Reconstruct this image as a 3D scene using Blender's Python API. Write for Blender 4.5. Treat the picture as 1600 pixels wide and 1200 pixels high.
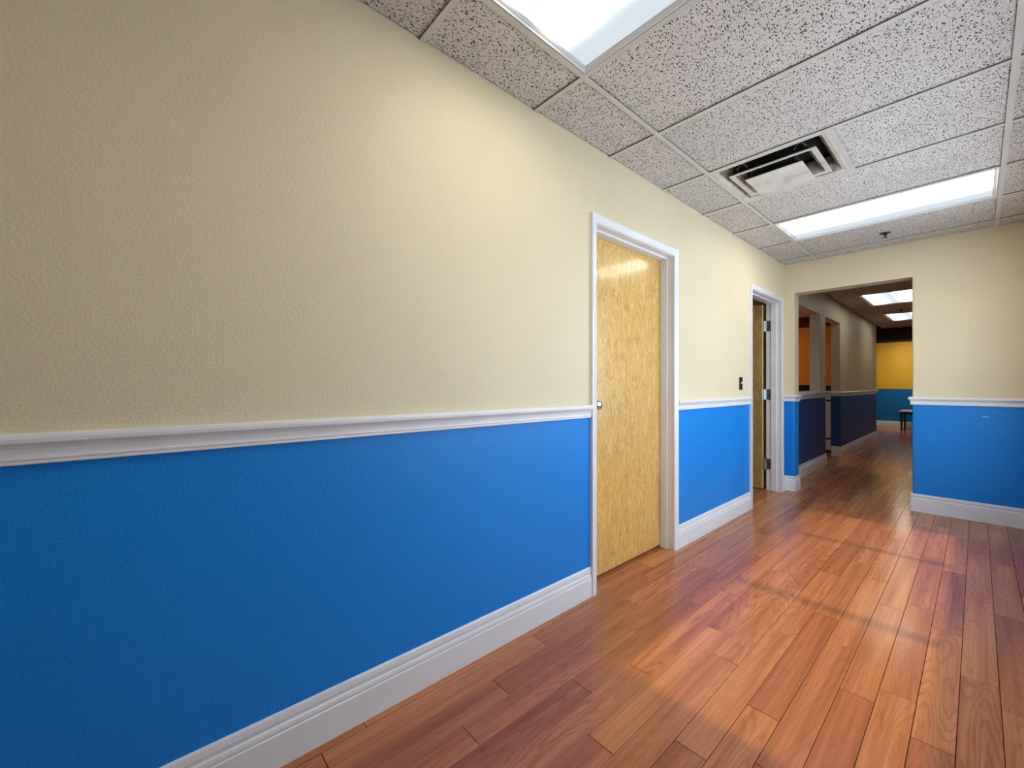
import bpy, bmesh, math, random
from mathutils import Vector, Matrix

random.seed(7)
for o in list(bpy.data.objects):
    bpy.data.objects.remove(o)
C = bpy.context.scene.collection
scn = bpy.context.scene

# ------------------------------------------------------------------ camera, light, exposure
CAM = Vector((1.4119, 0.0, 1.1528))
YAW, PITCH, ROLL, F = 0.8437, 0.0025, 0.0006, 647.05
fw = Vector((-math.sin(YAW), math.cos(YAW), 0)); rt = Vector((math.cos(YAW), math.sin(YAW), 0)); up = Vector((0, 0, 1))
fw2 = fw*math.cos(PITCH)+up*math.sin(PITCH); up2 = up*math.cos(PITCH)-fw*math.sin(PITCH)
r2 = rt*math.cos(ROLL)+up2*math.sin(ROLL); u2 = up2*math.cos(ROLL)-rt*math.sin(ROLL)
cd = bpy.data.cameras.new('camera'); cam = bpy.data.objects.new('camera', cd); C.objects.link(cam)
cd.sensor_width = 36.0; cd.lens = F/1600*36.0; cd.clip_start = 0.02; cd.clip_end = 100
M = Matrix((r2, u2, -fw2)).transposed().to_4x4(); M.translation = CAM
cam.matrix_world = M
scn.camera = cam

w = bpy.data.worlds.new('world'); scn.world = w; w.use_nodes = True
w.node_tree.nodes['Background'].inputs[0].default_value = (0.74, 0.87, 1.0, 1)
w.node_tree.nodes['Background'].inputs[1].default_value = 3.3

sd = bpy.data.lights.new('sun', 'SUN'); sun = bpy.data.objects.new('sun', sd); C.objects.link(sun)
sd.energy = 1.25; sd.angle = math.radians(2.2); sd.color = (1.0, 0.84, 0.62)
sdir = Vector((-1.0, 0.0, -1.40)).normalized()
sun.rotation_euler = sdir.to_track_quat('-Z', 'Y').to_euler()

LAMP = 8.6            # luminance of the fluorescent lenses under their tubes
scn.view_settings.view_transform = 'Standard'
scn.view_settings.look = 'None'
scn.view_settings.exposure = 0.55
scn.view_settings.gamma = 1.0
scn.view_settings.use_curve_mapping = False

# ------------------------------------------------------------------ node helpers
def mat(name):
    m = bpy.data.materials.new(name); m.use_nodes = True
    nt = m.node_tree
    return m, nt, nt.nodes['Principled BSDF']

def N(nt, typ, **kw):
    n = nt.nodes.new(typ)
    for k, v in kw.items():
        if k.startswith('i_'):
            key = k[2:]
            n.inputs[int(key) if key.isdigit() else key].default_value = v
        else:
            setattr(n, k, v)
    return n

def L(nt, a, b): nt.links.new(a, b)

def math_(nt, op, a, b=None, clamp=False):
    n = nt.nodes.new('ShaderNodeMath'); n.operation = op; n.use_clamp = clamp
    for i, v in enumerate((a, b)):
        if v is None: continue
        if isinstance(v, (int, float)): n.inputs[i].default_value = v
        else: L(nt, v, n.inputs[i])
    return n.outputs[0]

def ramp(nt, fac, stops, interp='LINEAR'):
    r = nt.nodes.new('ShaderNodeValToRGB'); r.color_ramp.interpolation = interp
    e = r.color_ramp.elements
    while len(e) > 1: e.remove(e[-1])
    for i, (p, c) in enumerate(stops):
        if isinstance(c, (int, float)): c = (c, c, c)
        el = e[0] if i == 0 else e.new(p)
        el.position = p; el.color = (*c, 1)
    L(nt, fac, r.inputs[0]); return r.outputs[0]

def mix(nt, fac, a, b, mode='MIX'):
    n = nt.nodes.new('ShaderNodeMix'); n.data_type = 'RGBA'; n.blend_type = mode
    for i, v in ((0, fac), (6, a), (7, b)):
        if isinstance(v, (int, float)): n.inputs[i].default_value = v
        elif isinstance(v, tuple): n.inputs[i].default_value = (*v, 1) if len(v) == 3 else v
        else: L(nt, v, n.inputs[i])
    return n.outputs[2]

def srgb(r, g, b):
    f = lambda c: (c/255/12.92) if c/255 <= 0.04045 else ((c/255+0.055)/1.055)**2.4
    return (f(r), f(g), f(b))

def pos(nt): return N(nt, 'ShaderNodeNewGeometry').outputs['Position']

def scaled(nt, v, s, loc=(0, 0, 0), rot=(0, 0, 0)):
    m = N(nt, 'ShaderNodeMapping'); m.inputs['Scale'].default_value = s
    m.inputs['Location'].default_value = loc; m.inputs['Rotation'].default_value = rot
    L(nt, v, m.inputs[0]); return m.outputs[0]

def simple(name, col, rough=0.5, metal=0.0, bump=None, coat=0.0, var=0.0):
    m, nt, b = mat(name)
    b.inputs['Roughness'].default_value = rough; b.inputs['Metallic'].default_value = metal
    b.inputs['Coat Weight'].default_value = coat
    p = pos(nt)
    n = N(nt, 'ShaderNodeTexNoise', i_Scale=6.0, i_Detail=3.0); L(nt, p, n.inputs['Vector'])
    lo = tuple(c*(1-var) for c in col); hi = tuple(min(1, c*(1+var)) for c in col)
    L(nt, ramp(nt, n.outputs[0], [(0.3, lo), (0.7, hi)]), b.inputs['Base Color'])
    if bump:
        n2 = N(nt, 'ShaderNodeTexNoise', i_Scale=bump[0], i_Detail=2.0); L(nt, p, n2.inputs['Vector'])
        bp = N(nt, 'ShaderNodeBump', i_Strength=bump[1], i_Distance=bump[2]); L(nt, n2.outputs[0], bp.inputs['Height'])
        L(nt, bp.outputs[0], b.inputs['Normal'])
    return m

CREAM = (0.76, 0.67, 0.465)
BLUE = (0.005, 0.240, 0.76)

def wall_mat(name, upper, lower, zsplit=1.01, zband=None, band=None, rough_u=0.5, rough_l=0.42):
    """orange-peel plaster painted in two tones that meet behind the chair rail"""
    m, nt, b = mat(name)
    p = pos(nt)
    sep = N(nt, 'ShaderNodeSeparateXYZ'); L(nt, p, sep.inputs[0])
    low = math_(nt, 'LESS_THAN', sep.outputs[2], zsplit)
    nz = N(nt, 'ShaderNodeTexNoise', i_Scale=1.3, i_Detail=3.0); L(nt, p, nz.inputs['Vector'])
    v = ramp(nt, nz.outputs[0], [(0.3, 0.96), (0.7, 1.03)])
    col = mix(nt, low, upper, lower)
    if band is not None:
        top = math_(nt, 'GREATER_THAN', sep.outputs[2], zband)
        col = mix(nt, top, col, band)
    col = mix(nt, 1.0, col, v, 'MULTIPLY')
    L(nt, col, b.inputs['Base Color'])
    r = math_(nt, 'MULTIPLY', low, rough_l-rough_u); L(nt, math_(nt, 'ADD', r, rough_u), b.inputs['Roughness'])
    b.inputs['Specular IOR Level'].default_value = 0.4
    n1 = N(nt, 'ShaderNodeTexNoise', i_Scale=125.0, i_Detail=2.0, i_Roughness=0.5); L(nt, p, n1.inputs['Vector'])
    h1 = ramp(nt, n1.outputs[0], [(0.44, 0.0), (0.60, 1.0)])
    n2 = N(nt, 'ShaderNodeTexNoise', i_Scale=300.0, i_Detail=2.0); L(nt, p, n2.inputs['Vector'])
    h = math_(nt, 'ADD', h1, math_(nt, 'MULTIPLY', n2.outputs[0], 0.35))
    bp = N(nt, 'ShaderNodeBump', i_Strength=0.27, i_Distance=0.0016); L(nt, h, bp.inputs['Height'])
    L(nt, bp.outputs[0], b.inputs['Normal'])
    return m

M_wall = wall_mat('two_tone_wall_paint', CREAM, BLUE)
M_wall_shaded = wall_mat('two_tone_wall_paint_shaded', (0.66, 0.58, 0.42), (0.004, 0.055, 0.25))  # same two-tone scheme, with the corridor's dimness put into the colours
M_far = wall_mat('yellow_and_blue_wall_paint', (0.80, 0.47, 0.035), (0.008, 0.17, 0.47), 1.05)
M_orange = wall_mat('orange_and_crimson_wall_paint', (0.62, 0.20, 0.006), (0.62, 0.20, 0.006), 0.0, 2.27, (0.14, 0.004, 0.006))
M_cream = wall_mat('cream_wall_paint', CREAM, CREAM)
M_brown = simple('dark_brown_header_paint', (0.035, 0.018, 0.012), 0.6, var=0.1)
M_trim = simple('white_gloss_trim_paint', (0.80, 0.82, 0.85), 0.28, bump=(60, 0.08, 0.001), var=0.02)
M_trim_warm = simple('white_jamb_paint', (0.80, 0.78, 0.78), 0.32, bump=(60, 0.08, 0.001), var=0.03)
M_tee = simple('painted_steel_tee', (0.62, 0.61, 0.57), 0.4, var=0.04)
M_fix = simple('fixture_white_enamel', (0.72, 0.74, 0.78), 0.3, var=0.02)
M_black = simple('black_gap_shade', (0.012, 0.012, 0.014), 0.8, var=0.1)  # black standing in for the deep shade inside the vent
M_blackgloss = simple('black_lacquer', (0.014, 0.011, 0.013), 0.35, var=0.2)
M_dark = simple('black_fabric', (0.012, 0.011, 0.014), 0.9, bump=(300, 0.3, 0.001), var=0.2)
M_steel = simple('brushed_steel', (0.62, 0.66, 0.72), 0.28, 1.0, var=0.1)
M_chrome = simple('polished_chrome', (0.75, 0.75, 0.78), 0.08, 1.0, var=0.02)
M_bronze = simple('dark_bronze_plate', (0.035, 0.032, 0.035), 0.3, 0.6, var=0.2)
M_counter = simple('pale_counter_laminate', (0.80, 0.76, 0.74), 0.3, var=0.06)
M_tabletop = simple('pale_table_laminate', (0.52, 0.52, 0.56), 0.35, var=0.05)
M_paper = simple('white_paper', (0.8, 0.8, 0.78), 0.8, var=0.02)
M_slab = simple('underlay', (0.012, 0.005, 0.003), 0.9, var=0.1)
M_plenum = simple('plenum_slab', (0.05, 0.05, 0.05), 0.9, var=0.1)

def tile_mat():
    """fissured mineral-fibre ceiling tile: pinholes and short wormy fissures"""
    m, nt, b = mat('fissured_mineral_tile')
    p = pos(nt)
    inf = N(nt, 'ShaderNodeObjectInfo')
    off = N(nt, 'ShaderNodeCombineXYZ')
    L(nt, math_(nt, 'MULTIPLY', inf.outputs['Random'], 37.0), off.inputs[0])
    L(nt, math_(nt, 'MULTIPLY', inf.outputs['Random'], 91.0), off.inputs[1])
    add = N(nt, 'ShaderNodeVectorMath', operation='ADD'); L(nt, p, add.inputs[0]); L(nt, off.outputs[0], add.inputs[1])
    nd = N(nt, 'ShaderNodeTexNoise', i_Scale=26.0, i_Detail=2.0); L(nt, add.outputs[0], nd.inputs['Vector'])
    ds = N(nt, 'ShaderNodeVectorMath', operation='SCALE'); L(nt, nd.outputs['Color'], ds.inputs[0]); ds.inputs['Scale'].default_value = 0.030
    q = N(nt, 'ShaderNodeVectorMath', operation='ADD'); L(nt, add.outputs[0], q.inputs[0]); L(nt, ds.outputs[0], q.inputs[1])
    flat = N(nt, 'ShaderNodeVectorMath', operation='MULTIPLY'); L(nt, q.outputs[0], flat.inputs[0]); flat.inputs[1].default_value = (1, 1, 0)
    masks = []
    for sc, rot, thr, keep in (((105, 46, 1), 0.25, 0.36, 0.30), ((130, 80, 1), -0.5, 0.34, 0.35), ((230, 190, 1), 0.0, 0.28, 0.30)):
        v = N(nt, 'ShaderNodeTexVoronoi', i_Scale=1.0, i_Randomness=1.0); v.voronoi_dimensions = '2D'
        L(nt, scaled(nt, flat.outputs[0], sc, rot=(0, 0, rot)), v.inputs['Vector'])
        cs = N(nt, 'ShaderNodeSeparateColor'); L(nt, v.outputs['Color'], cs.inputs[0])
        size = math_(nt, 'MULTIPLY', cs.outputs[1], thr)
        k = math_(nt, 'GREATER_THAN', cs.outputs[0], keep)
        size = math_(nt, 'ADD', math_(nt, 'MULTIPLY', size, 0.6), thr*0.4)
        d = math_(nt, 'SUBTRACT', size, v.outputs['Distance'])
        d = math_(nt, 'MULTIPLY', d, 9.0, clamp=True)
        masks.append(math_(nt, 'MULTIPLY', d, k))
    msk = math_(nt, 'MAXIMUM', masks[0], masks[1])
    msk = math_(nt, 'MAXIMUM', msk, math_(nt, 'MULTIPLY', masks[2], 0.6))
    nz = N(nt, 'ShaderNodeTexNoise', i_Scale=3.0, i_Detail=4.0); L(nt, p, nz.inputs['Vector'])
    base = ramp(nt, nz.outputs[0], [(0.3, (0.68, 0.645, 0.61)), (0.7, (0.75, 0.715, 0.68))])
    tint = ramp(nt, inf.outputs['Random'], [(0.0, 0.94), (1.0, 1.0)])
    base = mix(nt, 1.0, base, tint, 'MULTIPLY')
    L(nt, mix(nt, msk, base, (0.09, 0.08, 0.075)), b.inputs['Base Color'])
    b.inputs['Roughness'].default_value = 0.95
    n3 = N(nt, 'ShaderNodeTexNoise', i_Scale=320.0, i_Detail=1.0); L(nt, p, n3.inputs['Vector'])
    h = math_(nt, 'SUBTRACT', math_(nt, 'MULTIPLY', n3.outputs[0], 0.3), msk)
    bp = N(nt, 'ShaderNodeBump', i_Strength=0.5, i_Distance=0.002); L(nt, h, bp.inputs['Height'])
    L(nt, bp.outputs[0], b.inputs['Normal'])
    return m
M_tile = tile_mat()

def plank_mat():
    m, nt, b = mat('cherry_laminate_plank')
    p = pos(nt)
    inf = N(nt, 'ShaderNodeObjectInfo')
    at = N(nt, 'ShaderNodeAttribute', attribute_name='rnd')
    rnd = math_(nt, 'FRACT', math_(nt, 'ADD', inf.outputs['Random'], at.outputs['Fac']))
    off = N(nt, 'ShaderNodeCombineXYZ')
    L(nt, math_(nt, 'MULTIPLY', rnd, 13.0), off.inputs[0]); L(nt, math_(nt, 'MULTIPLY', rnd, 57.0), off.inputs[1])
    L(nt, math_(nt, 'MULTIPLY', rnd, 23.0), off.inputs[2])
    add = N(nt, 'ShaderNodeVectorMath', operation='ADD'); L(nt, p, add.inputs[0]); L(nt, off.outputs[0], add.inputs[1])
    pv = add.outputs[0]
    # cathedral figure: contour lines of a stretched noise field
    nA = N(nt, 'ShaderNodeTexNoise', i_Scale=1.0, i_Detail=1.5, i_Roughness=0.45, i_Distortion=0.3)
    L(nt, scaled(nt, pv, (8.0, 0.85, 1.0)), nA.inputs['Vector'])
    nJ = N(nt, 'ShaderNodeTexNoise', i_Scale=1.0, i_Detail=2.0); L(nt, scaled(nt, pv, (120.0, 9.0, 1.0)), nJ.inputs['Vector'])
    c = math_(nt, 'FRACT', math_(nt, 'ADD', math_(nt, 'MULTIPLY', nA.outputs[0], 24.0), math_(nt, 'MULTIPLY', nJ.outputs[0], 0.9)))
    rings = ramp(nt, c, [(0.0, 0.0), (0.50, 0.10), (0.80, 1.0), (1.0, 0.0)])
    nB = N(nt, 'ShaderNodeTexNoise', i_Scale=1.0, i_Detail=3.0, i_Roughness=0.6)
    L(nt, scaled(nt, pv, (75.0, 1.6, 1.0)), nB.inputs['Vector'])
    nC = N(nt, 'ShaderNodeTexNoise', i_Scale=1.0, i_Detail=3.0)
    L(nt, scaled(nt, pv, (16.0, 0.8, 1.0)), nC.inputs['Vector'])
    base = ramp(nt, nC.outputs[0], [(0.30, (0.38, 0.132, 0.056)), (0.5, (0.48, 0.180, 0.075)), (0.72, (0.57, 0.235, 0.100))])
    streak = ramp(nt, nB.outputs[0], [(0.36, 0.84), (0.62, 1.05)])
    base = mix(nt, 1.0, base, streak, 'MULTIPLY')
    amt = ramp(nt, math_(nt, 'FRACT', math_(nt, 'MULTIPLY', rnd, 7.3)), [(0.15, 0.20), (0.8, 0.62)])
    dark = mix(nt, 1.0, base, (0.62, 0.50, 0.44), 'MULTIPLY')
    base = mix(nt, math_(nt, 'MULTIPLY', rings, amt), base, dark)
    tone = ramp(nt, rnd, [(0.0, (0.84, 0.74, 0.72)), (0.5, (1.0, 0.97, 0.95)), (1.0, (1.12, 1.10, 1.02))])
    base = mix(nt, 1.0, base, tone, 'MULTIPLY')
    L(nt, base, b.inputs['Base Color'])
    rr = ramp(nt, nB.outputs[0], [(0.3, 0.16), (0.7, 0.22)])
    L(nt, rr, b.inputs['Roughness'])
    b.inputs['Specular IOR Level'].default_value = 0.45
    nW = N(nt, 'ShaderNodeTexNoise', i_Scale=7.0, i_Detail=2.0); L(nt, p, nW.inputs['Vector'])
    h = math_(nt, 'ADD', math_(nt, 'MULTIPLY', nW.outputs[0], 1.0), math_(nt, 'MULTIPLY', nB.outputs[0], 0.03))
    bp = N(nt, 'ShaderNodeBump', i_Strength=0.2, i_Distance=0.0015); L(nt, h, bp.inputs['Height'])
    L(nt, bp.outputs[0], b.inputs['Normal'])
    return m
M_plank = plank_mat()

def door_mat(name, dark=1.0):
    """rotary-cut birch veneer: mottled, flame figured, three veneer leaves across"""
    m, nt, b = mat(name)
    p = pos(nt)
    sep = N(nt, 'ShaderNodeSeparateXYZ'); L(nt, p, sep.inputs[0])
    a = math_(nt, 'GREATER_THAN', sep.outputs[1], 2.323); c = math_(nt, 'GREATER_THAN', sep.outputs[1], 2.638)
    leafid = math_(nt, 'ADD', a, c)
    off = N(nt, 'ShaderNodeCombineXYZ'); L(nt, math_(nt, 'MULTIPLY', leafid, 5.7), off.inputs[2]); L(nt, math_(nt, 'MULTIPLY', leafid, 3.1), off.inputs[0])
    add = N(nt, 'ShaderNodeVectorMath', operation='ADD'); L(nt, p, add.inputs[0]); L(nt, off.outputs[0], add.inputs[1])
    pv = add.outputs[0]
    n1 = N(nt, 'ShaderNodeTexNoise', i_Scale=1.0, i_Detail=5.0, i_Roughness=0.6, i_Distortion=0.8)
    L(nt, scaled(nt, pv, (3.0, 4.2, 1.2)), n1.inputs['Vector'])
    rg = math_(nt, 'FRACT', math_(nt, 'MULTIPLY', n1.outputs[0], 14.0))
    fig = ramp(nt, rg, [(0.0, 0.0), (0.75, 0.35), (0.93, 1.0), (1.0, 0.0)])
    n2 = N(nt, 'ShaderNodeTexNoise', i_Scale=1.0, i_Detail=6.0, i_Roughness=0.75, i_Distortion=1.2)
    L(nt, scaled(nt, pv, (26.0, 28.0, 10.0)), n2.inputs['Vector'])
    n3 = N(nt, 'ShaderNodeTexNoise', i_Scale=1.0, i_Detail=2.0)
    L(nt, scaled(nt, pv, (120.0, 120.0, 2.5)), n3.inputs['Vector'])
    col = ramp(nt, n2.outputs[0], [(0.30, (0.64, 0.38, 0.10)), (0.50, (0.78, 0.53, 0.17)), (0.66, (0.90, 0.68, 0.29))])
    col = mix(nt, math_(nt, 'MULTIPLY', fig, 0.7), col, (0.50, 0.27, 0.07))
    col = mix(nt, 0.6, col, ramp(nt, n3.outputs[0], [(0.3, 0.92), (0.7, 1.06)]), 'MULTIPLY')
    for ys in (2.323, 2.638):
        ln = math_(nt, 'LESS_THAN', math_(nt, 'ABSOLUTE', math_(nt, 'SUBTRACT', sep.outputs[1], ys)), 0.0016)
        col = mix(nt, math_(nt, 'MULTIPLY', ln, 0.6), col, (0.22, 0.10, 0.02))
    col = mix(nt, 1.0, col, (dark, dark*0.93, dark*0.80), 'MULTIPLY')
    L(nt, col, b.inputs['Base Color'])
    b.inputs['Roughness'].default_value = 0.33
    b.inputs['Coat Weight'].default_value = 0.8; b.inputs['Coat Roughness'].default_value = 0.12
    nW = N(nt, 'ShaderNodeTexNoise', i_Scale=5.0, i_Detail=2.0); L(nt, p, nW.inputs['Vector'])
    h = math_(nt, 'ADD', nW.outputs[0], math_(nt, 'MULTIPLY', n2.outputs[0], 0.15))
    bp = N(nt, 'ShaderNodeBump', i_Strength=0.4, i_Distance=0.004); L(nt, h, bp.inputs['Height'])
    L(nt, bp.outputs[0], b.inputs['Normal'])
    return m
M_door = door_mat('birch_veneer')
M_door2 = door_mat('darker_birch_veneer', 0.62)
M_dooredge = simple('birch_edge_band', (0.62, 0.44, 0.22), 0.4, var=0.1)

def lens_mat(name, axis, peak, tubes):
    """acrylic prismatic lens: bright over each tube, pale blue-white between"""
    m, nt, b = mat(name)
    nt.nodes.remove(b)
    tc = N(nt, 'ShaderNodeTexCoord')
    sep = N(nt, 'ShaderNodeSeparateXYZ'); L(nt, tc.outputs['Object'], sep.inputs[0])
    s = sep.outputs[axis]
    tot = None
    nz = N(nt, 'ShaderNodeTexNoise', i_Scale=9.0, i_Detail=2.0); L(nt, tc.outputs['Object'], nz.inputs['Vector'])
    s = math_(nt, 'ADD', s, math_(nt, 'MULTIPLY', math_(nt, 'SUBTRACT', nz.outputs[0], 0.5), 0.03))
    for t, wd in tubes:
        d = math_(nt, 'DIVIDE', math_(nt, 'SUBTRACT', s, t), wd)
        g = math_(nt, 'POWER', 2.718, math_(nt, 'MULTIPLY', math_(nt, 'MULTIPLY', d, d), -1.0))
        tot = g if tot is None else math_(nt, 'ADD', tot, g)
    ch = N(nt, 'ShaderNodeTexChecker', i_Scale=170.0); L(nt, tc.outputs['Object'], ch.inputs['Vector'])
    tt = math_(nt, 'MINIMUM', tot, 1.0)
    st = math_(nt, 'ADD', math_(nt, 'MULTIPLY', tot, peak), 0.58)
    st = math_(nt, 'MULTIPLY', st, math_(nt, 'ADD', math_(nt, 'MULTIPLY', ch.outputs['Fac'], 0.07), 0.96))
    e = N(nt, 'ShaderNodeEmission'); L(nt, mix(nt, tt, (0.84, 0.93, 1.0), (1.0, 0.86, 0.66)), e.inputs[0])
    L(nt, st, e.inputs[1])
    L(nt, e.outputs[0], nt.nodes['Material Output'].inputs[0])
    return m

def glass_mat():
    m, nt, b = mat('clear_glazing'); nt.nodes.remove(b)
    t = N(nt, 'ShaderNodeBsdfTransparent'); g = N(nt, 'ShaderNodeBsdfGlossy', i_Roughness=0.02)
    mx = N(nt, 'ShaderNodeMixShader'); mx.inputs[0].default_value = 0.06
    L(nt, t.outputs[0], mx.inputs[1]); L(nt, g.outputs[0], mx.inputs[2])
    L(nt, mx.outputs[0], nt.nodes['Material Output'].inputs[0])
    return m
M_glass = glass_mat()

def vent_mat():
    m, nt, b = mat('dusty_enamel')
    p = pos(nt)
    n = N(nt, 'ShaderNodeTexNoise', i_Scale=7.0, i_Detail=4.0, i_Roughness=0.6); L(nt, p, n.inputs['Vector'])
    L(nt, ramp(nt, n.outputs[0], [(0.30, (0.52, 0.47, 0.40)), (0.44, (0.66, 0.64, 0.58)), (0.7, (0.74, 0.73, 0.70))]), b.inputs['Base Color'])
    b.inputs['Roughness'].default_value = 0.5
    return m
M_vent = vent_mat()

def dust_mat():
    m, nt, b = mat('dust_blackened_enamel')
    p = pos(nt)
    n = N(nt, 'ShaderNodeTexNoise', i_Scale=14.0, i_Detail=4.0, i_Roughness=0.6); L(nt, p, n.inputs['Vector'])
    L(nt, ramp(nt, n.outputs[0], [(0.34, (0.13, 0.10, 0.075)), (0.62, (0.44, 0.39, 0.33))]), b.inputs['Base Color'])
    b.inputs['Roughness'].default_value = 0.8
    return m
M_dust = dust_mat()

# ------------------------------------------------------------------ geometry helpers
def link(name, me, parent=None, loc=None):
    o = bpy.data.objects.new(name, me); C.objects.link(o)
    if parent is not None: o.parent = parent
    if loc is not None: o.location = loc
    return o

def finish(name, bm, m, parent=None, bevel=0.0, smooth=False, loc=None):
    if bevel > 0:
        bmesh.ops.bevel(bm, geom=list(bm.edges), offset=bevel, segments=1, affect='EDGES', clamp_overlap=True)
    bmesh.ops.recalc_face_normals(bm, faces=list(bm.faces))
    me = bpy.data.meshes.new(name); bm.to_mesh(me); bm.free()
    for mm in (m if isinstance(m, (list, tuple)) else [m]): me.materials.append(mm)
    if smooth:
        for f in me.polygons: f.use_smooth = True
    return link(name, me, parent, loc)

def box(bm, x0, x1, y0, y1, z0, z1, mi=0):
    vs = [bm.verts.new((x, y, z)) for z in (z0, z1) for y in (y0, y1) for x in (x0, x1)]
    for idx in ((0, 1, 3, 2), (4, 6, 7, 5), (0, 4, 5, 1), (2, 3, 7, 6), (0, 2, 6, 4), (1, 5, 7, 3)):
        f = bm.faces.new([vs[i] for i in idx]); f.material_index = mi
    return vs

def boxes(name, lst, m, parent=None, bevel=0.0, loc=None):
    bm = bmesh.new()
    for b in lst: box(bm, *b)
    return finish(name, bm, m, parent, bevel, loc=loc)

def cyl(bm, c, r, h, axis=2, seg=24, r2=None):
    r2 = r if r2 is None else r2
    A = []; B = []
    for i in range(seg):
        a = 2*math.pi*i/seg; u, v = math.cos(a), math.sin(a)
        for lst, rr, t in ((A, r, 0), (B, r2, h)):
            d = [0, 0, 0]; d[axis] = t; d[(axis+1) % 3] = rr*u; d[(axis+2) % 3] = rr*v
            lst.append(bm.verts.new((c[0]+d[0], c[1]+d[1], c[2]+d[2])))
    for i in range(seg):
        j = (i+1) % seg
        bm.faces.new((A[i], A[j], B[j], B[i]))
    bm.faces.new(A[::-1]); bm.faces.new(B)

def lathe(bm, c, prof, axis=2, seg=32):
    """prof: list of (radius, height along axis)"""
    rings = []
    for r, h in prof:
        ring = []
        for i in range(seg):
            a = 2*math.pi*i/seg; d = [0, 0, 0]; d[axis] = h
            d[(axis+1) % 3] = r*math.cos(a); d[(axis+2) % 3] = r*math.sin(a)
            ring.append(bm.verts.new((c[0]+d[0], c[1]+d[1], c[2]+d[2])))
        rings.append(ring)
    for A, B in zip(rings, rings[1:]):
        for i in range(seg):
            j = (i+1) % seg; bm.faces.new((A[i], A[j], B[j], B[i]))
    bm.faces.new(rings[0][::-1]); bm.faces.new(rings[-1])

def sweep(bm, prof, path, z0=0.0):
    """extrude a (offset, height) profile along an xy path; offset goes to the RIGHT of travel, corners mitred"""
    P = [Vector(p) for p in path]; n = len(P); rings = []
    for i in range(n):
        if i > 0: a = (P[i]-P[i-1]).normalized()
        if i < n-1: b = (P[i+1]-P[i]).normalized()
        if i == 0: a = b
        if i == n-1: b = a
        na = Vector((a.y, -a.x)); nb = Vector((b.y, -b.x))
        mt = (na+nb); mt = mt/(1+na.dot(nb))
        rings.append([bm.verts.new((P[i].x+mt.x*o, P[i].y+mt.y*o, z0+h)) for o, h in prof])
    k = len(prof)
    for A, B in zip(rings, rings[1:]):
        for i in range(k):
            j = (i+1) % k; bm.faces.new((A[i], A[j], B[j], B[i]))
    bm.faces.new(rings[0]); bm.faces.new(rings[-1][::-1])

def tag(o, label, cat, group=None, kind=None):
    o['label'] = label; o['category'] = cat
    if group: o['group'] = group
    if kind: o['kind'] = kind
    return o

def thing(name, label, cat, loc=(0, 0, 0), group=None, kind=None):
    o = bpy.data.objects.new(name, None); C.objects.link(o); o.location = loc; o.empty_display_size = 0.1
    return tag(o, label, cat, group, kind)

# ------------------------------------------------------------------ dimensions
CEIL = 2.465; TILEZ = 2.4735; TOP = 2.52
YB0, YB1 = 5.2865, 5.460            # wall with the opening
XR = 1.76                           # right wall of the near room
YR = -3.40                          # rear wall, behind the camera
OX0, OX1, OZ = 0.088, 1.013, 2.152  # opening
D1 = (1.872, 2.765); D2 = (4.262, 5.145); DZ = 2.050
WT = 0.14

# ------------------------------------------------------------------ walls
def S(o, label, cat='wall'): return tag(o, label, cat, kind='structure')

wl = boxes('wall_left', [
    (-WT, 0, YR-0.1, D1[0]-0.018, 0, TOP), (-WT, 0, D1[0]-0.018, D1[1]+0.018, DZ+0.018, TOP),
    (-WT, 0, D1[1]+0.018, D2[0]-0.018, 0, TOP), (-WT, 0, D2[0]-0.018, D2[1]+0.018, DZ+0.018, TOP),
    (-WT, 0, D2[1]+0.018, YB0, 0, TOP)], M_wall)
S(wl, 'long left wall, cream above the chair rail and blue below')

def bull_wall(name, lst, m, edges):
    """wall boxes whose listed vertical corners (x, y) are rounded by bullnose bead"""
    bm = bmesh.new()
    for b in lst: box(bm, *b)
    sel = [e for e in bm.edges if abs(e.verts[0].co.z-e.verts[1].co.z) > 0.5 and
           any(abs(e.verts[0].co.x-x) < 1e-4 and abs(e.verts[0].co.y-y) < 1e-4 for x, y in edges)]
    bmesh.ops.bevel(bm, geom=sel, offset=0.011, segments=4, affect='EDGES', profile=0.5)
    return finish(name, bm, m)
wb = bull_wall('wall_back', [(-WT, OX0, YB0, YB1, 0, OZ), (OX1, XR+0.3, YB0, YB1, 0, OZ), (-WT, XR+0.3, YB0, YB1, OZ, TOP)],
               M_wall, [(OX0, YB0), (OX1, YB0), (OX0, YB1), (OX1, YB1)])
S(wb, 'end wall with the square opening, cream above blue')
boxes('scuff_mark', [(1.44, 1.475, YB0-0.0012, YB0+0.001, 0.885, 0.890)], M_trim, wb)
WY0, WY1, WZ0, WZ1 = 1.42, 4.65, 0.64, 2.10
S(boxes('wall_right', [(XR, XR+0.12, YR-0.1, WY0, 0, TOP), (XR, XR+0.12, WY1, YB0, 0, TOP), (XR, XR+0.12, WY0, WY1, 0, WZ0),
                       (XR, XR+0.12, WY0, WY1, WZ1, TOP)], M_wall), 'right-hand wall of the near room, beside the camera, with a wide window')
S(boxes('wall_rear', [(0, XR, YR-0.1, YR, 0, TOP)], M_wall), 'rear wall behind the camera')
wn = thing('window_1', 'wide three-bay window in the right-hand wall', 'window', (0, 0, 0), kind='structure')
fx0, fx1 = XR+0.03, XR+0.08
for b in ((WY0, WY0+0.04, WZ0, WZ1), (WY1-0.04, WY1, WZ0, WZ1), (WY0, WY1, WZ0, WZ0+0.03), (WY0, WY1, WZ1-0.03, WZ1)):
    boxes('window_frame', [(fx0, fx1)+b], M_trim, wn)
for y in (2.64, 3.83):
    boxes('mullion', [(fx0, fx1, y-0.04, y+0.04, WZ0+0.03, WZ1-0.03)], M_trim, wn)
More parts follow.
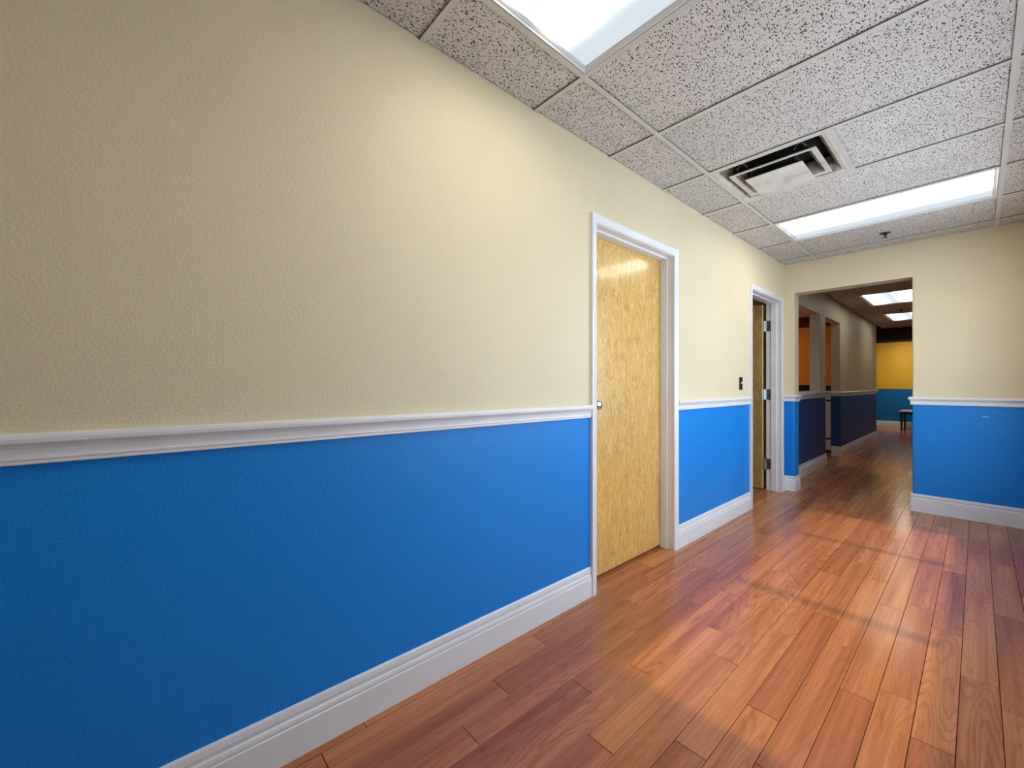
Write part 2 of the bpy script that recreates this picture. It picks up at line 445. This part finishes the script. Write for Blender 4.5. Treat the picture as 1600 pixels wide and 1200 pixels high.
ys = [WY0+0.04, 2.60, 2.68, 3.79, 3.87, WY1-0.04]
for k in range(3):
    boxes('window_pane', [(fx0+0.02, fx0+0.024, ys[2*k], ys[2*k+1], WZ0+0.03, WZ1-0.03)], M_glass, wn)

# beyond the opening: corridor wall with the reception hatch, doorway and far room
PX0, PX1 = -0.18, -0.06
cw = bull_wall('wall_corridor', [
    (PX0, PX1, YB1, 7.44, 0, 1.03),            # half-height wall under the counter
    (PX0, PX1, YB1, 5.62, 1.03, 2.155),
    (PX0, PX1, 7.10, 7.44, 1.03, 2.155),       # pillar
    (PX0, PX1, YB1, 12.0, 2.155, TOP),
    (PX0, PX1, 8.41, 12.0, 0, 2.155)], M_wall_shaded, [(PX1, 8.41), (PX1, 7.44), (PX1, 12.0)])
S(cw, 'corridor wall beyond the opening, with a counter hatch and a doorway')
S(boxes('wall_corridor_right', [(2.05, 2.15, YB1, 15.5, 0, TOP)], M_wall_shaded), 'right-hand wall of the corridor beyond the opening')
S(boxes('wall_far', [(-3.1, 2.15, 15.5, 15.6, 0, TOP)], M_far), 'far end wall, yellow over blue')
S(boxes('wall_far_left', [(-3.1, -3.0, 9.7, 15.5, 0, TOP)], M_wall_shaded), 'left wall of the far end room')
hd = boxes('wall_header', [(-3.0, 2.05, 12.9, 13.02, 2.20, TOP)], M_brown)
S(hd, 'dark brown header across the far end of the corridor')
S(boxes('trim_header', [(-3.0, 2.05, 12.885, 13.035, 2.150, 2.20)], simple('mauve_header_trim', (0.16, 0.11, 0.13), 0.5, var=0.1)),
  'mauve strip along the underside of the dark header', 'trim')
# reception behind the hatch
S(boxes('wall_reception', [(-3.1, PX0, 9.6, 9.7, 0, TOP)], M_orange), 'orange reception wall with a crimson band on top')
S(boxes('wall_reception_left', [(-3.1, -3.0, 5.30, 9.6, 0, TOP)], M_orange), 'left side wall of the reception')
S(boxes('wall_reception_near', [(-3.0, -WT, 5.36, YB1, 0, TOP)], M_cream), 'near side wall of the reception')
S(boxes('wall_side_room', [(-2.6, -2.5, 1.3, 5.36, 0, TOP), (-2.5, -WT, 3.3, 3.4, 0, TOP), (-2.5, -WT, 1.2, 1.3, 0, TOP)], M_cream),
  'walls of the unlit rooms behind the two doors')

# ------------------------------------------------------------------ trim: baseboards and chair rails
BASE = [(0, 0), (.0145, 0), (.0145, .100), (.0105, .1025), (.0125, .106), (.0130, .113), (.0112, .121), (.0050, .1245),
        (.0050, .1325), (.0100, .137), (.0095, .142), (.0078, .155), (.0050, .160), (0, .160)]
RAIL = [(0, 0), (.0120, 0), (.0128, .0035), (.0105, .0065), (.0105, .0085), (.0140, .0105), (.0140, .0150), (.0110, .0170),
        (.0112, .024), (.0135, .034), (.0180, .0415), (.0225, .0455), (.0255, .049), (.0262, .058), (.0245, .065), (.0200, .069), (0, .069)]
RZ = 0.976
def base(name, path, label):
    bm = bmesh.new(); sweep(bm, BASE, path); o = finish(name, bm, M_trim); return S(o, label, 'baseboard')
tn = [0]
def rail(path, label):
    tn[0] += 1
    bm = bmesh.new(); sweep(bm, RAIL, path, RZ); o = finish('trim_%d' % tn[0], bm, M_trim); return S(o, label, 'chair rail')
CW = 0.046
yL1, yR1 = D1[0]-CW, D1[1]+CW; yL2, yR2 = D2[0]-CW, D2[1]+CW
base('baseboard_left', [(0, YR), (0, yL1)], 'white baseboard along the left wall, nearest the camera')
base('baseboard_left_middle', [(0, yR1), (0, yL2)], 'short white baseboard between the two doors')
base('baseboard_back', [(0, yR2), (0, YB0), (OX0, YB0), (OX0, YB1)], 'white baseboard wrapping the narrow pier left of the opening')
base('baseboard_right', [(OX1, YB1), (OX1, YB0), (XR, YB0), (XR, YR)], 'white baseboard on the end wall right of the opening')
rail([(0, YR), (0, yL1)], 'long white chair rail on the left wall, nearest the camera')
rail([(0, yR1), (0, yL2)], 'short white chair rail between the two doors')
rail([(0, yR2), (0, YB0), (OX0, YB0), (OX0, YB1)], 'white chair rail wrapping the narrow pier left of the opening')
rail([(OX1, YB1), (OX1, YB0), (XR, YB0), (XR, WY1+0.02)], 'white chair rail on the end wall right of the opening')
rail([(XR, WY0-0.02), (XR, YR)], 'white chair rail on the right-hand wall beside the camera')
base('baseboard_corridor', [(PX1, YB1), (PX1, 7.44), (PX0, 7.44)], 'white baseboard under the reception counter')
base('baseboard_corridor_far', [(PX0, 8.41), (PX1, 8.41), (PX1, 12.0), (PX0, 12.0)], 'white baseboard of the far corridor wall')
base('baseboard_far', [(-3.0, 15.5), (2.05, 15.5)], 'white baseboard below the yellow and blue far wall')
rail([(PX1, YB1), (PX1, 7.44)], 'white moulding under the reception counter')
rail([(PX0, 8.41), (PX1, 8.41), (PX1, 12.0), (PX0, 12.0)], 'white chair rail on the far corridor wall')

# ------------------------------------------------------------------ doors
def door_frame(n, y0, y1, label):
    t = thing('door_%d' % n, label, 'door', (0, (y0+y1)/2, 0), kind='structure')
    ym = (y0+y1)/2
    def loc(lst): return [(a, b, c-ym, d-ym, e, f) for a, b, c, d, e, f in lst]
    jx = -WT
    boxes('jamb', loc([(jx, 0.0, y0-0.018, y0, 0, DZ)]), M_trim_warm, t)
    boxes('jamb', loc([(jx, 0.0, y1, y1+0.018, 0, DZ)]), M_trim_warm, t)
    boxes('head_jamb', loc([(jx, 0.0, y0-0.018, y1+0.018, DZ, DZ+0.018)]), M_trim_warm, t)
    sx0, sx1 = -0.092, -0.040
    boxes('door_stop', loc([(sx0, sx1, y0, y0+0.014, 0, DZ)]), M_trim, t, 0.001)
    boxes('door_stop', loc([(sx0, sx1, y1-0.014, y1, 0, DZ)]), M_trim, t, 0.001)
    boxes('door_stop', loc([(sx0, sx1, y0+0.014, y1-0.014, DZ-0.014, DZ)]), M_trim, t, 0.001)
    # mitred casing: outer edge thicker than the inner
    pr = [(0, 0), (0, 0.018), (0.010, 0.019), (CW-0.006, 0.014), (CW, 0.009), (CW, 0)]   # (distance inwards from outer edge, thickness)
    def cas(a, b):   # a, b: (outer corner, direction mitre) in (y, z)
        bm = bmesh.new(); R = []
        for (o, mi) in (a, b):
            R.append([bm.verts.new((th, o[0]+mi[0]*d-ym, o[1]+mi[1]*d)) for d, th in pr])
        k = len(pr)
        for i in range(k):
            j = (i+1) % k; bm.faces.new((R[0][i], R[0][j], R[1][j], R[1][i]))
        bm.faces.new(R[0]); bm.faces.new(R[1][::-1])
        finish('casing', bm, M_trim, t)
    a0, a1, zt = y0-CW+0.003, y1+CW-0.003, DZ+CW+0.003
    cas(((a0, 0), (1, 0)), ((a0, zt), (1, -1)))
    cas(((a0, zt), (1, -1)), ((a1, zt), (-1, -1)))
    cas(((a1, 0), (-1, 0)), ((a1, zt), (-1, -1)))
    return t, ym

d1, ym1 = door_frame(1, *D1, 'closed honey birch door nearest the camera, white frame and round knob')
bm = bmesh.new(); box(bm, -0.137, -0.094, D1[0]+0.003-ym1, D1[1]-0.003-ym1, 0.016, DZ-0.004)
leaf = finish('door_leaf', bm, M_door, d1, 0.0012)
bm = bmesh.new(); ky = 1.968-ym1
lathe(bm, (-0.094, ky, 1.037), [(0.033, 0.0), (0.033, 0.003), (0.028, 0.007), (0.013, 0.009), (0.011, 0.026), (0.016, 0.031),
      (0.025, 0.036), (0.0285, 0.045), (0.027, 0.055), (0.019, 0.061), (0.006, 0.063)], axis=0)
kn = finish('door_knob', bm, M_chrome, leaf, smooth=True); kn['label'] = 'round polished metal knob'

d2, ym2 = door_frame(2, *D2, 'open birch door beside the corner, swung inwards on three steel hinges')
hx = -0.165
bm = bmesh.new(); box(bm, hx-0.875, hx, 5.088-ym2, 5.132-ym2, 0.016, DZ-0.012)
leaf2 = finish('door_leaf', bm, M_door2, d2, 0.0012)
bm = bmesh.new(); box(bm, hx+0.0002, hx+0.0012, 5.089-ym2, 5.131-ym2, 0.018, DZ-0.014)
finish('edge_band', bm, M_dooredge, leaf2)
for zc in (1.806, 1.049, 0.285):
    bm = bmesh.new()
    box(bm, -0.139, -0.098, 5.1420-ym2, 5.145-ym2, zc-0.057, zc+0.057)          # jamb plate
    box(bm, hx+0.0013, hx+0.004, 5.094-ym2, 5.134-ym2, zc-0.057, zc+0.057)       # leaf plate
    cyl(bm, (-0.151, 5.137-ym2, zc-0.057), 0.0085, 0.114, 2, 12)
    box(bm, -0.160, -0.139, 5.1335-ym2, 5.1425-ym2, zc-0.055, zc+0.055)
    h = finish('hinge', bm, M_steel, d2)
    for k in range(3):
        bm = bmesh.new(); cyl(bm, (-0.118+0.008*((k % 2)*2-1), 5.1410-ym2, zc-0.038+0.038*k), 0.0055, 0.0018, 1, 10)
        finish('screw', bm, M_bronze, h)

# half-height white door folded back at the doorway beyond the counter
d3 = thing('door_3', 'low white half door folded back in the doorway past the counter', 'door', (-0.205, 8.45, 0), kind='structure')
boxes('door_leaf', [(-0.058, 0.014, 0.0, 0.80, 0.085, 1.035)], M_trim_warm, d3, 0.004)
for z in (0.27, 0.90):
    boxes('hinge', [(-0.05, 0.01, -0.004, 0.0, z-0.015, z+0.015)], M_bronze, d3)

# ------------------------------------------------------------------ light switch
sw = thing('light_switch', 'small dark metal switch plate on the wall left of the open door', 'light switch', (0, 3.998, 1.168))
bm = bmesh.new(); box(bm, 0, 0.006, -0.035, 0.035, -0.057, 0.057)
finish('switch_plate', bm, M_bronze, sw, 0.002)
boxes('toggle', [(0.006, 0.016, -0.005, 0.005, -0.004, 0.014)], M_paper, sw, 0.001)
for z in (-0.030, 0.030):
    bm = bmesh.new(); cyl(bm, (0.0055, 0, z), 0.0035, 0.0015, 0, 10); finish('screw', bm, M_steel, sw)

# ------------------------------------------------------------------ ceiling grid
S0, PIT = 0.7805, 0.6096
ce = boxes('ceiling', [(-3.1, 2.3, YR-0.1, 15.6, 2.62, 2.66)], M_plenum)
S(ce, 'suspended ceiling of fissured white tiles in a metal grid', 'ceiling')
tile_cache = {}
TG = 0.0075
def tile(x0, x1, y0, y1):
    w_, h_ = round(x1-x0, 3), round(y1-y0, 3)
    if (w_, h_) not in tile_cache:
        bm = bmesh.new()
        box(bm, -w_/2, w_/2, -h_/2, h_/2, 0, 0.016)
        bmesh.ops.bevel(bm, geom=[e for e in bm.edges if e.verts[0].co.z < 1e-5 and e.verts[1].co.z < 1e-5], offset=0.0025, segments=1, affect='EDGES')
        bmesh.ops.recalc_face_normals(bm, faces=list(bm.faces))
        me = bpy.data.meshes.new('ceiling_tile'); bm.to_mesh(me); bm.free(); me.materials.append(M_tile); tile_cache[(w_, h_)] = me
    return link('ceiling_tile', tile_cache[(w_, h_)], ce, ((x0+x1)/2, (y0+y1)/2, TILEZ))
def tee(name, x0, x1, y0, y1):
    """inverted T runner"""
    bm = bmesh.new()
    box(bm, x0, x1, y0, y1, CEIL, CEIL+0.002)
    if x1-x0 > y1-y0: box(bm, x0, x1, (y0+y1)/2-0.001, (y0+y1)/2+0.001, CEIL+0.002, CEIL+0.03)
    else: box(bm, (x0+x1)/2-0.001, (x0+x1)/2+0.001, y0, y1, CEIL+0.002, CEIL+0.03)
    return finish(name, bm, M_tee, ce)
X1, X2 = 0.298, 1.518
TW = 0.012
for x in (X1, X2): tee('main_tee', x-TW, x+TW, YR, YB0)
rows = [S0+k*PIT for k in range(-6, 8)]   # grid lines in y (centres + 12 mm)
rows = [r+TW for r in rows]
lines = [YR]+[r for r in rows if YR+0.05 < r < YB0]+[YB0]
for r in lines[1:-1]:
    for a, b in ((0, X1-TW), (X1+TW, X2-TW), (X2+TW, XR)):
        tee('cross_tee', a, b, r-TW, r+TW)
def cell(i, x0, x1, split=False):
    a, b = lines[i], lines[i+1]
    ya = a+TG if i > 0 else a+0.002; yb = b-TG if i < len(lines)-2 else b-0.002
    return tile(x0, x1, ya, yb)
def row_of(j):  # index of the row that starts at tee j of the measured numbering (j=0 at S0)
    return min(range(len(lines)), key=lambda i: abs(lines[i]-(S0+j*PIT+TW)))
L1, L2, V1, L0 = row_of(0), row_of(5), row_of(3), row_of(-5)
for i in range(len(lines)-1):
    cell(i, 0.003, X1-TG)
    cell(i, X2+TG, XR-0.003)
    if i in (L0, L1, L2): continue
    if i == V1:
        cell(i, 0.912+TG, X2-TG); continue
    cell(i, X1+TG, X2-TG)
vy0, vy1 = lines[V1], lines[V1+1]
tee('cross_tee', 0.912-TW, 0.912+TW, vy0+TW, vy1-TW)

# corridor ceiling: tees 1.22 m apart along y, tiles laid lengthwise
CY = [YB1+k*0 for k in range(1)]+[6.61, 7.83, 9.05, 10.27, 11.49, 12.71]
cx = [PX1, 0.24, 0.85, 1.46, 2.05]
for x in cx[1:-1]:
    bm = bmesh.new(); box(bm, x-TW, x+TW, YB1, 12.9, CEIL, CEIL+0.002); finish('main_tee', bm, M_tee, ce)
cys = CY+[12.9]
for y in cys[1:-1]: boxes('cross_tee', [(PX1, 2.05, y-TW, y+TW, CEIL, CEIL+0.002)], M_tee, ce)
for yi in range(len(cys)-1):
    for xi in range(4):
        if xi == 1 and yi in (2, 4): continue
        tile(cx[xi]+TG, cx[xi+1]-TG, cys[yi]+TG, cys[yi+1]-TG)
# far end room and the side rooms
def around(x0, x1, y0, y1, hx0, hx1, hy0, hy1):
    return [(a, b, c, d, TILEZ, TILEZ+0.016) for a, b, c, d in ((x0, hx0, y0, y1), (hx1, x1, y0, y1), (hx0, hx1, y0, hy0), (hx0, hx1, hy1, y1))]
o = boxes('ceiling_tile', around(-3.0, 2.05, 13.02, 15.5, 0.0, 0.6, 13.69, 14.91)+around(-3.0, PX0, YB1, 9.6, -2.3, -1.7, 8.09, 9.31) +
          [(-3.0, PX0, 9.7, 12.9, TILEZ, TILEZ+0.016), (-2.5, -WT, 1.3, 5.36, TILEZ, TILEZ+0.016)], M_tile, ce)
o['kind'] = 'stuff'

# ------------------------------------------------------------------ ceiling lights
def fixture(cx_, cy_, w_, l_, label, group, peak, tubes, axis):
    """lay-in troffer: housing, bevelled lens door frame, acrylic lens"""
    t = thing('ceiling_light', label, 'ceiling light', (cx_, cy_, CEIL), group)
    hw, hl = w_/2, l_/2
    boxes('housing', [(-hw, hw, -hl, hl, 0.075, 0.079), (-hw, -hw+0.002, -hl, hl, 0.006, 0.075), (hw-0.002, hw, -hl, hl, 0.006, 0.075),
                      (-hw, hw, -hl, -hl+0.002, 0.006, 0.075), (-hw, hw, hl-0.002, hl, 0.006, 0.075)], M_fix, t)
    bm = bmesh.new()
    fr = 0.024
    prof = [(0.002, 0.006), (0.002, 0.001), (0.008, -0.001), (0.010, 0.003), (0.018, 0.006), (fr, 0.010), (fr, 0.014), (0.002, 0.014)]
    R = []
    for sx, sy in ((-1, -1), (1, -1), (1, 1), (-1, 1)):
        R.append([bm.verts.new((sx*(hw-d), sy*(hl-d), z)) for d, z in prof])
    for i in range(4):
        A, B = R[i], R[(i+1) % 4]
        for k in range(len(prof)):
            j = (k+1) % len(prof); bm.faces.new((A[k], A[j], B[j], B[k]))
    finish('lens_frame', bm, M_fix, t)
    bm = bmesh.new(); vs = [bm.verts.new(v) for v in ((-hw+fr-.004, -hl+fr-.004, 0.012), (hw-fr+.004, -hl+fr-.004, 0.012), (hw-fr+.004, hl-fr+.004, 0.012), (-hw+fr-.004, hl-fr+.004, 0.012))]
    f = bm.faces.new(vs)
    r = bmesh.ops.extrude_face_region(bm, geom=[f])
    for v in [g for g in r['geom'] if isinstance(g, bmesh.types.BMVert)]: v.co.z += 0.003
    lens = finish('lens', bm, lens_mat('prismatic_lens', axis, peak, tubes), t)
    return t
GL = 'fluorescent panels in the ceiling grid'
xw = X2-X1-2*TW
ly = lambda i: ((lines[i]+lines[i+1])/2, lines[i+1]-lines[i]-2*TW)
c_, l_ = ly(L1); fixture((X1+X2)/2, c_, xw, l_, 'large fluorescent ceiling panel nearest the camera, cut by the top of the frame', GL, LAMP*1.15, [(-0.17, 0.045), (0.045, 0.055)], 1)
c_, l_ = ly(L2); fixture((X1+X2)/2, c_, xw, l_, 'long fluorescent ceiling panel beyond the air vent', GL, LAMP, [(-0.18, 0.055), (0.03, 0.060)], 1)
c_, l_ = ly(L0); fixture((X1+X2)/2, c_, xw, l_, 'added unseen fluorescent ceiling panel behind the camera', GL, LAMP*1.15, [(-0.17, 0.06), (0.045, 0.06)], 1)  # added out of view to warm and brighten the near left wall
fixture(0.545, 8.44, 0.586, 1.196, 'nearer fluorescent panel seen through the opening', GL, LAMP*0.32, [(-0.18, 0.08), (0.18, 0.08)], 0)
fixture(0.545, 10.88, 0.586, 1.196, 'farther fluorescent panel seen through the opening', GL, LAMP*0.32, [(-0.18, 0.08), (0.18, 0.08)], 0)
for (fx, fy, fp, fl) in ((0.3, 14.3, 2.2, 'added unseen fluorescent panel behind the dark header, lighting the far wall'), (-2.0, 8.7, 1.7, 'added unseen fluorescent panel lighting the reception')):  # both out of view, added to light the far wall and the reception
    fixture(fx, fy, 0.586, 1.196, fl, GL, LAMP*fp, [(-0.18, 0.08), (0.18, 0.08)], 0)

# ------------------------------------------------------------------ air vent
vc = ((X1+0.912)/2, (vy0+vy1)/2)
vt = thing('air_vent', 'square stepped air diffuser with dusty louvres in the ceiling', 'air vent', (vc[0], vc[1], CEIL))
HX, HY = (0.912-X1)/2-TW, (vy1-vy0)/2-TW
def ring(bm, prof, closed=False, cy=0.0, mi=lambda i: 0):
    """prof: (half x, half y, z) from outside to inside, a square ring"""
    R = []
    for hx_, hy_, z in prof:
        R.append([bm.verts.new((sx*hx_, sy*hy_+cy, z)) for sx, sy in ((-1, -1), (1, -1), (1, 1), (-1, 1))])
    for q, (A, B) in enumerate(zip(R, R[1:])):
        for i in range(4):
            j = (i+1) % 4; f = bm.faces.new((A[i], A[j], B[j], B[i])); f.material_index = mi(q)
    if closed: bm.faces.new(R[-1])
    return R
bm = bmesh.new()
ring(bm, [(HX, HY, 0.004), (HX, HY, 0.001), (0.282, 0.282, 0.001), (0.262, 0.262, 0.008), (0.246, 0.246, 0.022), (0.234, 0.234, 0.046), (0.230, 0.230, 0.10)], mi=lambda q: 1 if q > 2 else 0)
finish('outer_cone', bm, [M_vent, M_dust], vt)
bm = bmesh.new()
ring(bm, [(0.224, 0.196, -0.010), (0.224, 0.196, -0.014), (0.196, 0.168, -0.010), (0.180, 0.152, 0.002), (0.168, 0.140, 0.026), (0.162, 0.134, 0.06), (0.168, 0.140, 0.06),
          (0.174, 0.146, 0.030), (0.186, 0.158, 0.010), (0.224, 0.196, -0.010)], mi=lambda q: 2 if q in (6, 7) else (1 if q in (2, 3, 4) else 0))
finish('middle_cone', bm, [M_vent, M_dust, M_black], vt)  # backs of the enamel cone blackened: gap shade painted on
bm = bmesh.new()
ring(bm, [(0.10, 0.094, 0.05), (0.104, 0.098, 0.0), (0.149, 0.143, -0.040), (0.149, 0.143, -0.044), (0.138, 0.132, -0.045)], closed=True, mi=lambda q: 1 if q < 2 else 0)
finish('centre_plate', bm, [M_vent, M_black], vt)  # skirt blackened, the shade of the gap put into its colour
boxes('duct_box', [(-HX, HX, -HY, HY, 0.125, 0.13), (-HX, -HX+0.004, -HY, HY, 0.02, 0.125), (HX-0.004, HX, -HY, HY, 0.02, 0.125), (-HX, HX, -HY, -HY+0.004, 0.02, 0.125),
                   (-HX, HX, HY-0.004, HY, 0.02, 0.125)], M_black, vt)
for sx in (-1, 1):
    for yy, zz in ((-0.19, 0.012), (-0.125, 0.01)):
        bm = bmesh.new(); xx = sx*(0.15 if yy < -0.15 else 0.09)
        pts = [Vector((xx-0.03*sx+0.06*sx*k/8, yy, zz+0.028*math.sin(math.pi*k/8))) for k in range(9)]
        for a, b in zip(pts, pts[1:]):
            box(bm, min(a.x, b.x), max(a.x, b.x)+0.0005, yy-0.001, yy+0.001, min(a.z, b.z)-0.001, max(a.z, b.z)+0.001)
        finish('spring_clip', bm, M_steel, vt)

# ------------------------------------------------------------------ sprinklers
def sprinkler(x, y, label):
    t = thing('sprinkler_head', label, 'sprinkler', (x, y, TILEZ), 'sprinkler heads')
    bm = bmesh.new(); lathe(bm, (0, 0, 0), [(0.012, 0.0), (0.036, -0.001), (0.034, -0.006), (0.014, -0.010)], seg=24)
    finish('escutcheon', bm, M_bronze, t)
    bm = bmesh.new(); lathe(bm, (0, 0, -0.010), [(0.009, 0.0), (0.009, -0.012), (0.005, -0.014), (0.004, -0.030), (0.016, -0.032), (0.016, -0.034)], seg=16)
    box(bm, -0.013, -0.010, -0.002, 0.002, -0.040, -0.016); box(bm, 0.010, 0.013, -0.002, 0.002, -0.040, -0.016)
    finish('spray_head', bm, M_bronze, t)
sprinkler(0.883, 4.80, 'small dark sprinkler head in the tile beside the end wall')
sprinkler(0.532, 9.83, 'tiny dark sprinkler head between the two far ceiling lights')

# ------------------------------------------------------------------ floor planks
PW, PL, PX = 0.1015, 0.9235, 0.0455
fl = boxes('floor', [(-3.1, 2.3, YR-0.1, 15.6, -0.06, -0.009)], M_slab)
S(fl, 'glossy reddish brown wood plank floor', 'floor')
known = {-1: 0.564, 0: 0.418, 1: 1.022, 2: 0.807, 3: 1.256, 4: 0.581, 5: 1.098, 6: 0.906, 7: 1.293, 8: 0.708, 9: 0.473, 10: 1.061, 11: 1.172, 12: 0.960, 13: 0.583, 14: 1.36, 15: 0.80, 16: 0.2}
bm = bmesh.new(); box(bm, -PW/2+0.0009, PW/2-0.0009, 0.0012, PL-0.0012, -0.009, 0)
bmesh.ops.bevel(bm, geom=[e for e in bm.edges if e.verts[0].co.z > -1e-5 and e.verts[1].co.z > -1e-5], offset=0.0008, segments=1, affect='EDGES')
bmesh.ops.recalc_face_normals(bm, faces=list(bm.faces))
pm = bpy.data.meshes.new('plank'); bm.to_mesh(pm); bm.free(); pm.materials.append(M_plank)
cand = []
for k in range(-31, 21):
    xc = PX+PW*(k+0.5)
    st = known.get(k, random.random()*PL)
    y = st-math.ceil((st-YR)/PL)*PL
    while y < 15.5:
        inside = True
        if y+PL < YB0 and (xc < -0.2 and not (y+PL > 3.4)): inside = False
        if y+PL < YB0 and xc > XR+0.05: inside = False
        if xc > 2.05 and y > YB0: inside = False
        if xc < -2.6 and y < YB0: inside = False
        if inside: cand.append((xc, y))
        y += PL
def score(xc, y):
    best = 0
    vis = 0
    for fy in (0.1, 0.5, 0.9):
        P = Vector((xc, y+PL*fy, 0))-CAM
        d = P.dot(fw2)
        if d < 0.25: continue
        u = 800+F*P.dot(r2)/d; v = 600-F*P.dot(u2)/d
        if -60 < u < 1660 and v < 1290: vis += 1; best = max(best, 1/(d**3))
    if xc < PX1 and y < 12 and y > YB0-0.5: best *= 0.001
    if xc < -0.16 or xc > 2.0: best *= 0.01
    return best if vis else 0
cand.sort(key=lambda c: -score(*c))
near, rest = cand[:290], cand[290:]
for xc, y in near: link('plank', pm, fl, (xc, y, 0))
bm = bmesh.new(); lay = None
rl = []
for xc, y in rest:
    if y+PL > 15.5: ye = 15.5
    else: ye = y+PL
    box(bm, xc-PW/2+0.0008, xc+PW/2-0.0008, y+0.0008, ye-0.0008, -0.009, 0); rl += [random.random()]*6
me = bpy.data.meshes.new('plank'); bm.to_mesh(me); bm.free(); me.materials.append(M_plank)
a = me.attributes.new('rnd', 'FLOAT', 'FACE'); a.data.foreach_set('value', rl)
ps = link('plank', me, fl); ps['kind'] = 'stuff'

# ------------------------------------------------------------------ counter, desk side things, far table
ct = thing('counter_top', 'pale ledge on the half-height wall beyond the opening', 'counter', (-0.12, 6.5, 1.03))
bm = bmesh.new(); box(bm, -0.20, 0.125, -0.98, 0.99, 0.005, 0.038)
sel = [e for e in bm.edges if abs(e.verts[0].co.z-e.verts[1].co.z) > 0.02 and e.verts[0].co.x > 0]
bmesh.ops.bevel(bm, geom=sel, offset=0.06, segments=6, affect='EDGES', profile=0.5)
bmesh.ops.bevel(bm, geom=[e for e in bm.edges if abs(e.verts[0].co.z-e.verts[1].co.z) < 1e-5], offset=0.006, segments=2, affect='EDGES')
finish('ledge', bm, M_counter, ct)
boxes('support_strip', [(-0.05, 0.065, -0.95, 0.93, 0.0, 0.0055)], M_trim_warm, ct)

ch = thing('office_chair', 'black high-backed chair standing behind the counter ledge', 'chair', (-0.62, 8.55, 0))
bm = bmesh.new()
R = []
for k, (hw_, z, yb_) in enumerate(((0.16, 0.60, 0), (0.22, 0.66, -0.01), (0.235, 0.85, 0.0), (0.215, 1.02, 0.03), (0.17, 1.12, 0.05), (0.10, 1.155, 0.055))):
    R.append([bm.verts.new((s*hw_, yy+yb_, z)) for s, yy in ((-1, -0.03), (-0.5, -0.05), (0.5, -0.05), (1, -0.03), (1, 0.03), (-1, 0.03))])
for A, B in zip(R, R[1:]):
    for i in range(6):
        j = (i+1) % 6; bm.faces.new((A[i], A[j], B[j], B[i]))
bm.faces.new(R[0][::-1]); bm.faces.new(R[-1])
finish('backrest', bm, M_dark, ch, smooth=False)
boxes('seat', [(-0.24, 0.24, -0.50, -0.03, 0.42, 0.51)], M_dark, ch, 0.02)
boxes('back_support', [(-0.03, 0.03, 0.0, 0.03, 0.40, 0.66)], M_blackgloss, ch)
bm = bmesh.new(); cyl(bm, (0, -0.25, 0.08), 0.03, 0.34, 2, 12); finish('gas_post', bm, M_blackgloss, ch)
for k in range(5):
    a = 2*math.pi*k/5; c, s = math.cos(a), math.sin(a)
    bm = bmesh.new()
    box(bm, 0, 0.28, -0.02, 0.02, 0.065, 0.095); bmesh.ops.transform(bm, matrix=Matrix.Translation((0, -0.25, 0)) @ Matrix.Rotation(a, 4, 'Z'), verts=bm.verts)
    lg = finish('leg', bm, M_blackgloss, ch)
    bm = bmesh.new(); cyl(bm, (0.26*c-0.012, 0.26*s-0.25, 0.033), 0.032, 0.024, 0, 12); finish('caster', bm, M_blackgloss, lg)

cb = thing('filing_cabinet', 'black cabinet with a sheet of paper on top, behind the counter', 'cabinet', (-0.40, 9.05, 0))
boxes('body', [(-0.16, 0.16, -0.22, 0.22, 0.0, 1.150)], M_blackgloss, cb, 0.004)
for k in range(4):
    dr = boxes('drawer', [(-0.145, 0.145, -0.232, -0.22, 0.05+0.275*k, 0.30+0.275*k)], M_blackgloss, cb, 0.002)
    boxes('handle', [(-0.05, 0.05, -0.245, -0.232, 0.21+0.275*k, 0.222+0.275*k)], M_steel, dr)
o = boxes('paper_sheet', [(-0.50, -0.32, 8.90, 9.15, 1.151, 1.156)], M_paper); tag(o, 'white sheet lying on the black cabinet behind the counter', 'paper')

tb = thing('side_table', 'low black table with a pale top before the yellow and blue wall', 'table', (0.42, 14.85, 0))
boxes('table_top', [(-0.34, 0.34, -0.42, 0.42, 0.475, 0.500)], M_tabletop, tb, 0.004)
boxes('apron', [(-0.31, 0.31, -0.38, -0.36, 0.41, 0.475), (-0.31, 0.31, 0.36, 0.38, 0.41, 0.475), (-0.31, -0.29, -0.38, 0.38, 0.41, 0.475), (0.29, 0.31, -0.38, 0.38, 0.41, 0.475)], M_blackgloss, tb)
for sx in (-1, 1):
    for sy in (-1, 1):
        bm = bmesh.new(); x, y = sx*0.30, sy*0.37
        vs = box(bm, x-0.024, x+0.024, y-0.024, y+0.024, 0, 0.475)
        for v in vs[:4]: v.co.x = x+(v.co.x-x)*0.7; v.co.y = y+(v.co.y-y)*0.7
        finish('leg', bm, M_blackgloss, tb)
